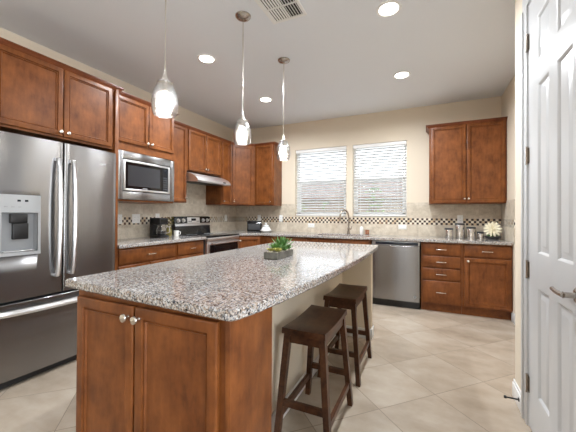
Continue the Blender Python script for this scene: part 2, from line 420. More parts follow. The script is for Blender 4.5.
for z in (.246, .906, 1.566, 2.226):
    mb = MB(); mb.tube([FP.P(DY1+.004, .010, z-.048), FP.P(DY1+.004, .010, z+.048)], .0065, 10)
    for k in (-.052, .050): mb.tube([FP.P(DY1+.004, .010, z+k), FP.P(DY1+.004, .010, z+k+.004)], .008, 10)
    mb.box(DY1-.016, DY1+.022, .0025, .005, z-.045, z+.045, FP)
    mb.build('hinge', M['nickel_dk'], door)
mb = MB(); za = .905
mb.lathe([(.0, 0), (.033, 0), (.033, .006), (.028, .010), (.012, .012), (.011, .045), (.014, .05), (.0, .055)], FP.P(1.545, .002, za), 20, (-1, 0, 0))
mb.tube([FP.P(1.535, .052, za), FP.P(1.56, .055, za), FP.P(1.61, .056, za), FP.P(1.65, .054, za+.002), FP.P(1.672, .046, za+.002)], [.011, .0105, .009, .008, .006], 10)
mb.build('door_handle', M['nickel_dk'], door)
# spring door stop on the baseboard
mb = MB(); mb.lathe([(0, 0), (.012, 0), (.012, .004), (.005, .006), (.0045, .065), (.009, .066), (.009, .078), (0, .08)], FP.P(2.34, .0145, .065), 12, (-1, 0, 0))
tag(mb.build('door_stop', M['rubber'], base=tuple(FP.P(2.34, .014, .065))), 'small dark spring door stop on white baseboard beside the pantry door', 'door stop')

# backsplash tiles (structure trims)
TT = .008
mb = MB(); mb.box(1.98, YB, 0, TT, CT, 1.372, FL); mb.box(3.225, 3.99, 0, TT, 1.372, 1.70, FL)
struct(mb.build('trim_2', M['splash_y']))
mb = MB(); mb.box(XL, WX0, 0, TT, CT, 1.405, FB).box(WX0, WX1, 0, TT, CT, WZ0, FB).box(WX1, XR, 0, TT, CT, 1.405, FB)
mb.box(WX0, WX1, -.09, 0, WZ0-.001, WZ0+.006, FB)
struct(mb.build('trim_3', M['splash_x']))
struct(MB().box(4.17, YB-TT, 0, TT, CT, 1.405, FR).build('trim_4', M['splash_y']))

# kitchen windows: two vinyl sash units in the recess
for k, (a0, a1) in enumerate(((WX0, -1.200), (-1.100, WX1))):
    zz0, zz1 = WZ0+.006, WZ1; zm = 1.79; y0 = -.155
    mb = MB(); f_ = .035
    for q in ((a0, a0+f_, zz0, zz1), (a1-f_, a1, zz0, zz1), (a0, a1, zz0, zz0+f_), (a0, a1, zz1-f_, zz1)):
        mb.box(q[0], q[1], y0, y0+.06, q[2], q[3], FB, .003)
    mb.box(a0+f_, a1-f_, y0+.008, y0+.05, zm-.025, zm+.025, FB, .003)
    for q in ((a0+f_, a0+f_+.03, zz0+f_, zm), (a1-f_-.03, a1-f_, zz0+f_, zm), (a0+f_, a1-f_, zz0+f_, zz0+f_+.03)):
        mb.box(q[0], q[1], y0+.02, y0+.05, q[2], q[3], FB, .002)
    wf = struct(mb.build('window_%d' % (k+1), M['white']))
    MB().box(a0+f_, a1-f_, y0+.028, y0+.033, zz0+f_, zz1-f_, FB).build('glass', M['glass'], wf)
    b0, b1 = a0+.005, a1-.005
    lab = ('open white slatted blind in the window unit nearer the corner cabinets', 'open white slatted blind in the window unit nearer the two-door wall cabinet')[k]
    bt = thing('window_blind', lab, 'blind', tuple(FB.P((b0+b1)/2, -.045, WZ0)), 'white blinds over the sink')
    MB().box(b0, b1, -.08, -.015, WZ1-.06, WZ1-.002, FB, .004).build('head_rail', M['blind'], bt)
    mb = MB(); z = WZ0+.075; tilt = R_(22)
    while z < WZ1-.075:
        r = []
        for s in range(4):
            u = (s/3-.5)*.050
            r.append((-.048+u*math.cos(tilt), z+u*math.sin(tilt)+.0012*math.cos(u/.025*PI/2)*1.5))
        ring = lambda a: [FB.P(a, n, zz+.0013) for n, zz in r]+[FB.P(a, n, zz-.0013) for n, zz in reversed(r)]
        mb.loops([ring(b0+.004), ring(b1-.004)]); z += .0435
    mb.build('slats', M['blind'], bt)
    MB().box(b0+.002, b1-.002, -.072, -.026, WZ0+.018, WZ0+.040, FB, .004).build('bottom_rail', M['blind'], bt)
    for a in (b0+.12, b1-.12): MB().box(a-.002, a+.002, -.0165, -.0150, WZ0+.03, WZ1-.05, FB).build('ladder_cord', M['blind'], bt)
    mb = MB(); mb.tube([FB.P(b1-.05, -.010, WZ1-.06), FB.P(b1-.05, -.008, WZ1-.75)], .004, 8); mb.build('tilt_wand', M['blind'], bt)

# ================================================================== CABINETRY
def raised(mb, fr, a0, a1, z0, z1, nb, nf, st=.047):
    """framed cabinet door: slab with a routed frame and a recessed centre panel"""
    rg = lambda i, n: [fr.P(a0+i, n, z0+i), fr.P(a1-i, n, z0+i), fr.P(a1-i, n, z1-i), fr.P(a0+i, n, z1-i)]
    mb.loops([rg(0, nb), rg(0, nf-.005), rg(.004, nf-.001), rg(.008, nf), rg(st-.010, nf), rg(st-.0075, nf-.009), rg(st-.004, nf-.009), rg(st-.0015, nf-.006),
              rg(st+.001, nf-.006), rg(st+.006, nf-.013)])
def slabfront(mb, fr, a0, a1, z0, z1, nb, nf):
    rg = lambda i, n: [fr.P(a0+i, n, z0+i), fr.P(a1-i, n, z0+i), fr.P(a1-i, n, z1-i), fr.P(a0+i, n, z1-i)]
    mb.loops([rg(0, nb), rg(0, nf-.007), rg(.005, nf-.003), rg(.012, nf-.002), rg(.016, nf)])
def knob(fr, a, n, z, parent, r=.0155):
    N = fr.N
    MB().lathe([(.0, 0), (.008, 0), (.006, .006), (.0055, .012), (r*.8, .016), (r, .021), (r*.9, .026), (r*.5, .029), (0, .030)], fr.P(a, n, z), 16, N).build('knob', M['nickel'], parent)
def pull(fr, a, n, z, parent, w=.05):
    mb = MB()
    pts = [fr.P(a+t*w, n+.024+.004*math.cos(t*PI/2), z+.0) for t in [-1, -.6, -.2, .2, .6, 1]]
    mb.tube(pts, [.0035, .0045, .0055, .0055, .0045, .0035], 8)
    for s in (-1, 1):
        mb.tube([fr.P(a+s*w*.86, n, z), fr.P(a+s*w*.86, n+.026, z)], [.006, .0035], 8)
        mb.lathe([(0, 0), (.006, 0), (.0075, .005), (.006, .01), (0, .011)], fr.P(a+s*(w+.0), n+.020, z), 8, fr.N)
    mb.build('pull', M['nickel'], parent)
def crown(fr, pts, zt, parent, name='crown_moulding'):
    """mitred crown along pts [(a, n)] in frame coords; profile steps outwards to the right of travel"""
    prof = [(-.004, -.046), (.008, -.046), (.008, -.038), (.014, -.035), (.026, -.018), (.032, -.016), (.032, -.011), (.042, -.008), (.042, 0), (-.004, 0)]
    P = [Vector(p) for p in pts]; rings = []
    for i, p in enumerate(P):
        d1 = (P[i]-P[i-1]).normalized() if i else (P[1]-P[0]).normalized()
        d2 = (P[i+1]-P[i]).normalized() if i < len(P)-1 else d1
        n1, n2 = Vector((d1.y, -d1.x)), Vector((d2.y, -d2.x)); nn = (n1+n2).normalized(); k = 1/max(.3, nn.dot(n1))
        rings.append([fr.P(p.x+nn.x*o*k, p.y+nn.y*o*k, zt+z) for o, z in prof])
    MB().loops(rings).build(name, M['crown'], parent)

UT = 2.415   # carcass top of wall cabinets
def carcass(fr, a0, a1, n1, z0, z1, parent, n0=.002, name='carcass'):
    MB().box(a0+.0008, a1-.0008, n0, n1, z0, z1, fr, .0015, 1).build(name, M['wood'], parent)

G_UP = None
# A: cabinet over the fridge, with the tall end panel beside the fridge
NF = .606
t = thing('wall_cabinet', 'deep two-door wooden wall cabinet directly above the steel refrigerator', 'cabinet', tuple(FL.P(1.43, 0, 1.83)))
carcass(FL, .94, 1.936, NF, 1.83, UT, t)
for (a0, a1, ak) in ((1.037, 1.482, 1.458), (1.490, 1.906, 1.514)):
    mb = MB(); raised(mb, FL, a0, a1, 1.848, 2.404, NF+.001, NF+.021); d = mb.build('door', M['wood'], t)
    knob(FL, ak, NF+.021, 1.880, d)
crown(FL, [(1.976, .46), (1.976, NF), (.94, NF)], 2.44, t)
ep = MB(); ep.box(1.938, 1.974, .002, NF+.02, 0, UT, FL, .002); ep.build('end_panel', M['wood'], t)['label'] = 'tall narrow panel beside the refrigerator'
# B: microwave cabinet
NM = .535
t = thing('wall_cabinet', 'wooden cabinet with two short doors holding the built-in microwave', 'cabinet', tuple(FL.P(2.37, 0, 1.345)))
mb = MB()
mb.box(1.977, 2.012, .002, NM, 1.345, UT, FL, .0015, 1).box(2.728, 2.763, .002, NM, 1.345, UT, FL, .0015, 1).box(2.012, 2.728, .002, NM, 1.865, UT, FL)
mb.box(2.012, 2.728, .002, NM, 1.345, 1.362, FL)
mb.build('carcass', M['wood'], t)
for (a0, a1, ak) in ((1.995, 2.383, 2.360), (2.391, 2.75, 2.414)):
    mb = MB(); raised(mb, FL, a0, a1, 1.945, 2.404, NM+.001, NM+.021, .046); d = mb.build('door', M['wood'], t)
    knob(FL, ak, NM+.021, 1.980, d)
crown(FL, [(2.763, .34), (2.763, NM), (1.98, NM)], 2.44, t)
# microwave with trim kit
t = thing('microwave', 'built-in stainless microwave with wide trim frame and black glass door', 'microwave', tuple(FL.P(2.37, .3, 1.362)))
y0, y1, z0, z1 = 2.014, 2.758, 1.364, 1.855
n0 = NM+.0015
mb = MB()
for q in ((y0, y0+.062, z0, z1), (y1-.062, y1, z0, z1), (y0+.062, y1-.062, z0, z0+.082), (y0+.062, y1-.062, z1-.075, z1)):
    mb.box(q[0], q[1], n0, n0+.018, q[2], q[3], FL, .002)
mb.build('trim_frame', M['steel'], t)
MB().box(y0+.02, y1-.04, .1, n0-.002, z0+.012, z1-.02, FL).build('housing', M['blackm'], t)
a0, a1, b0, b1 = y0+.066, y1-.066, z0+.086, z1-.079
MB().box(a0, a1, n0-.004, n0+.002, b0, b1, FL).build('shadow_gap', M['blackm'], t)
mb = MB()
f_ = .026
for q in ((a0+.004, a0+f_, b0+.004, b1-.004), (a1-f_, a1-.004, b0+.004, b1-.004), (a0+f_, a1-f_, b0+.004, b0+f_), (a0+f_, a1-f_, b1-f_, b1-.004)):
    mb.box(q[0], q[1], n0+.002, n0+.020, q[2], q[3], FL, .003)
dr = mb.build('door', M['steel_lt'], t)
MB().box(a0+f_, a1-f_-.085, n0+.002, n0+.014, b0+f_, b1-f_, FL).build('door_glass', M['black'], dr)
MB().box(a0+f_+.03, a1-f_-.12, n0+.014, n0+.0155, b0+f_+.03, b1-f_-.03, FL).build('window', M['mwwin'], dr)
cp = MB().box(a1-f_-.084, a1-f_, n0+.002, n0+.014, b0+f_, b1-f_, FL).build('control_panel', M['black'], t)
mb = MB()
for r in range(6):
    for c_ in range(3): mb.box(a1-f_-.070+c_*.021, a1-f_-.054+c_*.021, n0+.014, n0+.0148, b0+f_+.02+r*.026, b0+f_+.036+r*.026, FL)
mb.build('keypad', M['dkgrey'], cp)
MB().box(a1-f_-.072, a1-f_-.012, n0+.014, n0+.0148, b1-f_-.045, b1-f_-.02, FL).build('display', M['darkdisp'], cp)
MB().box((a0+a1)/2-.03-.04, (a0+a1)/2-.01, n0+.014, n0+.0146, b0+f_+.008, b0+f_+.016, FL).build('badge', M['greylt'], dr)
# wall cabinets beyond the microwave
NU = .312
def upper(fr, a0, a1, z0, doors, label, kn, crownpts, st=.046):
    t = thing('wall_cabinet', label, 'cabinet', tuple(fr.P((a0+a1)/2, 0, z0)))
    carcass(fr, a0, a1, NU, z0, UT, t)
    for (d0, d1), ak in zip(doors, kn):
        mb = MB(); raised(mb, fr, d0, d1, z0+.012, 2.404, NU+.001, NU+.021, st); d = mb.build('door', M['wood'], t)
        knob(fr, ak, NU+.021, z0+.062, d, .014)
    crown(fr, crownpts, 2.44, t); return t
upper(FL, 2.765, 3.225, 1.372, [(2.785, 3.200)], 'tall single-door wooden wall cabinet between the microwave and the range hood', [3.172], [(3.225, NU), (2.765, NU)])
upper(FL, 3.225, 3.990, 1.822, [(3.245, 3.603), (3.612, 3.970)], 'short two-door wooden wall cabinet directly above the range hood', [3.582, 3.633], [(3.99, NU), (3.225, NU)])
upper(FL, 3.990, 4.253, 1.372, [(4.008, 4.236)], 'narrow wooden wall cabinet between the range hood and the corner cabinet', [4.03], [(4.253, NU), (3.99, NU)])
# diagonal corner cabinet
t = thing('wall_cabinet', 'diagonal single-door wooden wall cabinet filling the kitchen corner', 'cabinet', (XL+.2, YB-.2, 1.372))
p1, p2 = Vector((XL+NU, 4.255)), Vector((-2.738, YB-NU))
pts = [(XL+.002, 4.255), (p1.x, p1.y), (p2.x, p2.y), (-2.738, YB-.002), (XL+.002, YB-.002)]
MB().prism(pts, 1.372, UT).build('carcass', M['wood'], t)
U_ = (p2-p1); wd = U_.length; U3 = Vector((U_.x, U_.y, 0)).normalized(); FD = Fr((p1.x, p1.y, 0), U3, (U3.y, -U3.x, 0))
mb = MB(); raised(mb, FD, .028, wd-.028, 1.384, 2.404, .001, .021, .046); d = mb.build('door', M['wood'], t)
knob(FD, .055, .021, 1.434, d, .014)
crown(FD, [(wd, 0), (0, 0)], 2.44, t)
upper(FB, -2.736, -2.362, 1.372, [(-2.716, -2.384)], 'single-door wooden wall cabinet between corner cabinet and window', [-2.415], [(-2.362, 0.0), (-2.362, NU), (-2.736, NU)])
upper(FB, .018, .894, 1.372, [(.040, .452), (.462, .874)], 'two-door wooden wall cabinet on the window wall, at the end beside the white door', [.435, .480], [(.894, NU), (.018, NU), (.018, 0)])

# base cabinets
NB = .60
def base_cab(fr, a0, a1, label, drawers=(), doors=(), nb=NB):
    t = thing('base_cabinet', label, 'cabinet', tuple(fr.P((a0+a1)/2, .3, 0)))
    mb = MB(); mb.box(a0+.0008, a1-.0008, .01, nb, .10, .876, fr, .0015, 1); mb.box(a0+.001, a1-.001, .01, nb-.045, 0, .10, fr)
    mb.build('carcass', M['wood'], t)
    for q in drawers:
        mb = MB(); slabfront(mb, fr, q[0], q[1], q[2], q[3], nb+.001, nb+.021); d = mb.build('drawer', M['wood'], t)
        if len(q) < 5: pull(fr, (q[0]+q[1])/2, nb+.021, (q[2]+q[3])/2, d)
    for q in doors:
        mb = MB(); raised(mb, fr, q[0], q[1], q[2], q[3], nb+.001, nb+.021, .052); d = mb.build('door', M['wood'], t)
        knob(fr, q[4], nb+.021, q[3]-.035, d)
    return t
base_cab(FL, 1.976, 2.745, 'wooden base cabinet with a wide drawer right beside the fridge panel', [(1.998, 2.728, .715, .856)],
         [(1.998, 2.357, .125, .695, 2.325), (2.369, 2.728, .125, .695, 2.40)])
base_cab(FL, 2.745, 3.243, 'narrow wooden base cabinet with short drawer between wide cabinet and range', [(2.768, 3.222, .715, .856)], [(2.768, 3.222, .125, .695, 3.19)])
# corner base with a diagonal front
t = thing('base_cabinet', 'corner wooden base cabinet with angled front beside the range', 'cabinet', (XL+.3, YB-.3, 0))
cp0, cp1 = Vector((XL+NB, 4.012)), Vector((-2.44, YB-NB))
def cpoly(i): 
    return [(XL+.01, 4.012), (cp0.x-i, 4.012), (cp0.x-i, 4.04), (cp1.x, cp1.y+i), (-2.36, cp1.y+i), (-2.36, YB-.01), (XL+.01, YB-.01)]
mb = MB(); mb.prism(cpoly(0), .10, .876); mb.prism(cpoly(.045), 0, .10); mb.build('carcass', M['wood'], t)
q0 = Vector((cp0.x, 4.04)); U_ = cp1-q0; wd = U_.length; U3 = Vector((U_.x, U_.y, 0)).normalized(); FC = Fr((q0.x, q0.y, 0), U3, (U3.y, -U3.x, 0))
mb = MB(); raised(mb, FC, .02, wd-.02, .125, .856, .001, .021, .05); d = mb.build('door', M['wood'], t); knob(FC, .05, .021, .80, d)
base_cab(FB, -2.36, -1.62, 'wooden base cabinet under the worktop between corner and sink cabinets', [(-2.335, -1.645, .715, .856)],
         [(-2.335, -1.995, .125, .695, -2.03), (-1.985, -1.645, .125, .695, -1.95)])
base_cab(FB, -1.62, -.70, 'wooden sink base cabinet directly beside the dishwasher', [(-1.595, -.725, .735, .856, 0)],
         [(-1.595, -1.165, .125, .715, -1.2), (-1.155, -.725, .125, .715, -1.12)])
base_cab(FB, -.075, .385, 'wooden base cabinet with a stack of four drawers beside the dishwasher',
         [(-.052, .362, .722, .858), (-.052, .362, .566, .702), (-.052, .362, .412, .548), (-.052, .362, .118, .392)])
base_cab(FB, .385, .893, 'wooden base cabinet with one drawer over a single door beside right wall', [(.408, .872, .722, .858)],
         [(.408, .872, .118, .702, .445)])

# perimeter worktops
ov = .64
mb = MB(); mb.prism([(XL+.01, 1.978), (XL+ov+.005, 1.978), (XL+ov+.005, 3.243), (XL+.01, 3.243)], .8765, CT, .006)
tag(mb.build('worktop', M['granite'], base=(XL+.3, 2.6, .8765)), 'speckled granite worktop running from the fridge panel to the range', 'countertop')
SX0, SX1, SY0, SY1 = -1.56, -.80, 4.31, 4.72     # sink cut-out
mb = MB(); yf = YB-ov-.005
L_ = XL+ov+.005
mb.prism([(XL+.01, 4.011), (L_, 4.011), (L_+.005, 4.05), (-2.46, yf-.002), (-2.43, yf), (SX0, yf), (SX0, YB-.01), (XL+.01, YB-.01)], .8765, CT, .006)
mb.prism([(SX1, yf), (XR-.009, yf), (XR-.009, YB-.01), (SX1, YB-.01)], .8765, CT, .006)
mb.box(SX0-.001, SX1+.001, yf, SY0, .8765, CT, W_, .004); mb.box(SX0-.001, SX1+.001, SY1, YB-.01, .8765, CT, W_, .004)
tag(mb.build('worktop', M['granite'], base=(-1.2, 4.5, .8765)), 'speckled granite worktop under the window with the sink', 'countertop')
mb = MB(); i_ = .01
rg = lambda i, z: [(SX0-i_+i, SY0-i_+i, z), (SX1+i_-i, SY0-i_+i, z), (SX1+i_-i, SY1+i_-i, z), (SX0-i_+i, SY1+i_-i, z)]
mb.loops([rg(0, .8755), rg(.004, .74), rg(.03, .705)], False, True)
tag(mb.build('kitchen_sink', M['steel'], base=(-1.18, 4.5, .87)), 'stainless undermount sink below the window', 'sink')

# ================================================================== APPLIANCES
def curved(mb, fr, a0, a1, z0, z1, nb, nf, bulge, r=.012, seg=14, a_c=None, a_h=None, vb=0.):
    """door slab whose front bows outwards across its width and has rounded edges"""
    ac = a_c if a_c is not None else (a0+a1)/2; ah = a_h if a_h is not None else (a1-a0)/2
    pr = [(a0, nb)]
    N_ = seg
    fn = lambda a: nf-bulge*((a-ac)/ah)**2
    for k in range(4): th = PI/2*k/3; pr.append((a0+r-r*math.cos(th), fn(a0+r)-r+r*math.sin(th)))
    for k in range(1, N_): a = a0+r+(a1-a0-2*r)*k/N_; pr.append((a, fn(a)))
    for k in range(4): th = PI/2*k/3; pr.append((a1-r+r*math.sin(th), fn(a1-r)-r+r*math.cos(th)))
    pr.append((a1, nb))
    e = .004
    def ring(z, s): return [fr.P(a if 0 < i < 99 else a, n-s if i not in (0, len(pr)-1) else n, z) for i, (a, n) in enumerate(pr)]
    mb.loops([ring(z0, e), ring(z0+e, 0)]+[ring(z0+(z1-z0)*k/6, 0) for k in range(1, 6)]+[ring(z1-e, 0), ring(z1, e)])
# refrigerator
y0, y1, ym = .973, 1.888, 1.4305
t = thing('refrigerator', 'large stainless French-door refrigerator with a bottom freezer drawer', 'refrigerator', tuple(FL.P(1.47, .35, 0)))
mb = MB(); mb.box(y0+.004, y1-.004, .03, .655, .055, 1.765, FL, .006); mb.build('body', M['dkgrey'], t)
MB().box(y0+.01, y1-.01, .05, .70, .012, .056, FL).build('base_grille', M['blackm'], t)
mb = MB(); cw, hw = 1.4305, .4575
curved(mb, FL, ym+.003, y1, .602, 1.775, .66, .738, .020, .012, 14, cw, hw); rd = mb.build('right_door', M['steel'], t)
rd['label'] = 'plain stainless door'
# left door with the dispenser opening cut out
d0, d1, e0, e1 = 1.035, 1.275, .93, 1.345
mb = MB()
curved(mb, FL, y0, ym-.003, .602, 1.775, .66, .738, .020, .012, 24, cw, hw)
ld = mb.build('left_door', M['steel'], t); ld['label'] = 'stainless door with dispenser'
cut = MB().box(d0+.016, d1-.016, .684, .80, e0+.012, e1-.125, FL).build('cutter_tmp', M['steel'], None)
bo = ld.modifiers.new('b', 'BOOLEAN'); bo.object = cut; bo.operation = 'DIFFERENCE'; bo.solver = 'EXACT'
cut.location = -BASE[t.name]+Vector((0, 0, 0)); cut.location = (0, 0, 0)
bpy.context.view_layer.update()
dg = bpy.context.evaluated_depsgraph_get(); nm = bpy.data.meshes.new_from_object(ld.evaluated_get(dg)); ld.modifiers.clear(); ld.data = nm; nm.name = 'left_door'
bpy.data.objects.remove(cut)
nd_ = .7365
mb = MB()
def fnn(a): return .738-.020*((a-cw)/hw)**2
def plate(mb, a0, a1, z0, z1, lift, th=.006, n=6):
    rings = []
    for k in range(n+1):
        a = a0+(a1-a0)*k/n; f0 = fnn(a)
        rings.append([FL.P(a, f0-th, z0), FL.P(a, f0+lift, z0), FL.P(a, f0+lift, z1), FL.P(a, f0-th, z1)])
    mb.loops(rings)
plate(mb, d0, d1, e1-.125, e1, .005); plate(mb, d0, d0+.016, e0+.012, e1-.125, .005, .006, 2); plate(mb, d1-.016, d1, e0+.012, e1-.125, .005, .006, 2); plate(mb, d0, d1, e0-.012, e0+.012, .007)
dp = mb.build('water_dispenser', M['greylt'], ld)
mb = MB(); rg = lambda i, n: [FL.P(d0+.017+i, n, e0+.013+i), FL.P(d1-.017-i, n, e0+.013+i), FL.P(d1-.017-i, n, e1-.126-i), FL.P(d0+.017+i, n, e1-.126-i)]
mb.loops([rg(0, .728), rg(.004, .688), rg(.02, .686)], False, True); mb.build('recess', M['grey'], dp)
mb = MB(); mb.box(d0+.07, d1-.07, .690, .722, e1-.20, e1-.135, FL, .006); mb.box(d0+.085, d1-.06, .692, .712, e0+.10, e1-.20, FL, .006); mb.build('paddle', M['blackm'], dp)
mb = MB(); mb.box(d0+.03, d1-.03, .689, .728, e0+.014, e0+.022, FL, .003); mb.build('drip_tray', M['steel_lt'], dp)
for a in (1.135, 1.178): MB().box(a, a+.020, fnn(a)+.0045, fnn(a)+.0062, e1-.048, e1-.034, FL).build('display', M['darkdisp'], dp)
for k in range(5): MB().box(1.065+k*.038, 1.081+k*.038, fnn(1.1)+.004, fnn(1.15)+.0062, e1-.088, e1-.083, FL).build('button', M['grey'], dp)
def bowed_handle(name, a, z0, z1, nface, parent, side):
    mb = MB(); rings = []
    for k in range(17):
        tt = k/16; z = z0+(z1-z0)*tt; bow = .030+.034*math.sin(PI*tt)**.55; wv = .0125+.003*math.sin(PI*tt)
        n = nface+bow
        rings.append([FL.P(a-wv, n-.012, z), FL.P(a-wv*.9, n+.006, z), FL.P(a, n+.013, z), FL.P(a+wv*.9, n+.006, z), FL.P(a+wv, n-.012, z), FL.P(a, n-.016, z)])
    mb.loops(rings)
    for z in (z0+.008, z1-.008): mb.box(a-.013, a+.013, nface-.004, nface+.034, z-.012, z+.012, FL, .004)
    mb.build(name, M['steel_lt'], parent)
bowed_handle('handle', 1.377, .735, 1.64, fnn(1.38), ld, -1); bowed_handle('handle', 1.484, .735, 1.64, fnn(1.484), rd, 1)
mb = MB(); curved(mb, FL, y0, y1, .058, .585, .66, .738, .020, .012, 24, cw, hw); fd = mb.build('freezer_drawer', M['steel'], t)
mb = MB(); rings = []
for k in range(25):
    tt = k/24; a = y0+.05+(y1-y0-.10)*tt; n = fnn(a)+.020+.038*math.sin(PI*tt)**.5
    rings.append([FL.P(a, n-.012, .505), FL.P(a, n+.008, .508), FL.P(a, n+.014, .525), FL.P(a, n+.006, .545), FL.P(a, n-.012, .548)])
mb.loops(rings)
for a in (y0+.055, y1-.055): mb.box(a-.012, a+.012, fnn(a)-.003, fnn(a)+.024, .51, .544, FL, .004)
mb.build('handle', M['steel_lt'], fd)
mb = MB(); mb.box(1.728, 1.778, fnn(1.765)-.003, fnn(1.75)+.0012, 1.648, 1.656, FL); mb.build('badge', M['greylt'], rd)

# range
ry0, ry1 = 3.246, 4.006
t = thing('kitchen_range', 'freestanding electric range with black glass cooktop and steel front', 'stove', tuple(FL.P(3.626, .3, 0)))
mb = MB(); mb.box(ry0, ry1, .03, .62, .05, .895, FL, .003); mb.box(ry0+.02, ry1-.02, .06, .60, 0, .05, FL); mb.build('body', M['dkgrey'], t)
ct = MB().box(ry0, ry1, .075, .665, .896, .915, FL, .004).build('cooktop', M['black'], t)
for (a, n, r) in ((ry0+.19, .22, .075), (ry0+.20, .47, .10), (ry1-.19, .22, .075), (ry1-.20, .47, .10)):
    MB().lathe([(r, 0), (r, .0012), (r-.004, .0012), (r-.004, 0)], FL.P(a, n, .9152), 28, None, False).build('burner_ring', M['grey'], ct)
od = MB(); curved(od, FL, ry0+.004, ry1-.004, .22, .835, .622, .668, .004); od = od.build('oven_door', M['steel_lt'], t)
MB().box(ry0+.05, ry1-.05, .664, .6695, .28, .795, FL).build('oven_window', M['black'], od)
mb = MB(); mb.tube([FL.P(ry0+.05, .712, .812), FL.P(ry1-.05, .712, .812)], .012, 12)
for a in (ry0+.07, ry1-.07): mb.tube([FL.P(a, .664, .812), FL.P(a, .712, .812)], .009, 8)
mb.build('oven_handle', M['steel_lt'], od)
mb = MB(); curved(mb, FL, ry0+.004, ry1-.004, .055, .212, .622, .664, .004); mb.build('storage_drawer', M['steel_lt'], t)
MB().box(ry0+.002, ry1-.002, .622, .664, .840, .893, FL, .003).build('front_rail', M['steel_lt'], t)
mb = MB()   # backguard: sloped steel top with black base
prof = [(.012, .905), (.095, .905), (.080, 1.05), (.070, 1.165), (.055, 1.18), (.012, 1.18)]
mb.loops([[FL.P(ry0, n, z) for n, z in prof], [FL.P(ry1, n, z) for n, z in prof]]); bgd = mb.build('backguard', M['black'], t)
mb = MB(); prof = [(.0905, 1.04), (.0895, 1.048), (.0815, 1.075), (.074, 1.077), (.0835, 1.04)]
mb.loops([[FL.P(ry0-.001, n+.004, z) for n, z in prof], [FL.P(ry1+.001, n+.004, z) for n, z in prof]]); mb.build('trim_strip', M['steel_lt'], bgd)
mb = MB(); prof = [(.0795, 1.08), (.0765, 1.080), (.0695, 1.168), (.0725, 1.168)]
mb.loops([[FL.P(ry0+.245, n+.004, z) for n, z in prof], [FL.P(ry1-.245, n+.004, z) for n, z in prof]]); pn = mb.build('control_panel', M['steel_lt'], bgd)
MB().box((ry0+ry1)/2-.05, (ry0+ry1)/2+.05, .078, .0815, 1.115, 1.15, FL).build('display', M['darkdisp'], pn)
for k in range(8): MB().box(ry0+.27+(k % 4)*.018+(k//4)*.17, ry0+.282+(k % 4)*.018+(k//4)*.17, .078, .082, 1.10, 1.112, FL).build('button', M['dkgrey'], pn)
for a in (ry0+.065, ry0+.165, ry1-.165, ry1-.065):
    MB().lathe([(0, 0), (.030, 0), (.030, .004), (.023, .006), (.021, .024), (0, .026)], FL.P(a, .0765, 1.12), 20, FL.N).build('knob', M['steel_lt'], bgd)
# hood
t = thing('range_hood', 'slim stainless under-cabinet range hood with curved front above the range', 'range hood', tuple(FL.P(3.608, .2, 1.70)))
mb = MB(); prof = [(.012, 1.819), (.012, 1.70), (.46, 1.664), (.498, 1.668), (.508, 1.682), (.502, 1.702), (.465, 1.742), (.40, 1.775), (.32, 1.802), (.22, 1.819)]
mb.loops([[FL.P(3.228, n, z) for n, z in prof], [FL.P(3.987, n, z) for n, z in prof]]); hd = mb.build('hood_shell', M['steel_hood'], t, sharp=50)
mb = MB(); mb.loops([[FL.P(a, n, z) for n, z in ((.03, 1.6985), (.46, 1.6715), (.46, 1.662), (.03, 1.688))] for a in (3.24, 3.975)]); mb.build('filter', M['blackm'], t)
mb = MB(); mb.box(3.80, 3.86, .497, .506, 1.690, 1.708, FL, .002); mb.build('switch', M['blackm'], t)
# dishwasher
t = thing('dishwasher', 'stainless dishwasher with dark control strip under the granite worktop', 'dishwasher', tuple(FB.P(-.39, .3, 0)))
dx0, dx1 = -.690, -.085
MB().box(dx0+.004, dx1-.004, .02, .60, .09, .872, FB).build('body', M['dkgrey'], t)
MB().box(dx0+.004, dx1-.004, .05, .585, 0, .09, FB).build('toe_kick', M['black'], t)
mb = MB(); curved(mb, FB, dx0+.003, dx1-.003, .098, .815, .602, .645, .007); dd = mb.build('door', M['steel'], t)
cp_ = MB(); curved(cp_, FB, dx0+.003, dx1-.003, .819, .868, .602, .642, .007); cp_ = cp_.build('control_panel', M['steel_lt'], t)
MB().box(dx0+.05, dx1-.02, .628, .6435, .826, .862, FB, .002).build('control_strip', M['darkdisp'], cp_)
mb = MB(); mb.box(-.455, -.375, .642, .652, .800, .812, FB, .004); hd_ = mb.build('handle_lip', M['chrome'], dd)
MB().box(-.445, -.385, .640, .6465, .812, .8155, FB).build('latch', M['blackm'], hd_)
MB().lathe([(0, 0), (.016, 0), (.016, .002), (.010, .0025), (0, .003)], FB.P(-.145, .640, .165), 20, FB.N).build('badge', M['grey'], dd)

# ================================================================== ISLAND
t = thing('kitchen_island', 'wooden kitchen island with two front doors and a cream knee wall', 'kitchen island', (-1.1, 2., 0))
mb = MB(); mb.box(-1.415, -.612, .842, 1.13, .10, .876, W_, .002, 1); mb.box(-1.40, -.62, .90, 1.13, 0, .10); mb.box(-1.415, -.892, 1.13, 3.13, .10, .876, W_, .002, 1); mb.box(-1.36, -.892, 1.13, 3.12, 0, .10)
mb.build('carcass', M['wood'], t)
FI = Fr((0, .842, 0), (1, 0, 0), (0, -1, 0))
for (a0, a1, ak) in ((-1.395, -1.042, -1.067), (-1.032, -.638, -1.008)):
    mb = MB(); raised(mb, FI, a0, a1, .125, .853, .001, .021, .050); d = mb.build('door', M['wood'], t); knob(FI, ak, .021, .812, d, .0165)
MB().box(-.611, -.590, .832, 1.130, 0, .876, W_, .002).build('end_panel', M['wood'], t)
mb = MB(); mb.box(-.89, -.79, 1.13, 3.05, 0, .876); mb.box(-.89, -.502, 3.05, 3.14, 0, .876, W_, .004); mb.build('knee_wall', M['knee'], t)
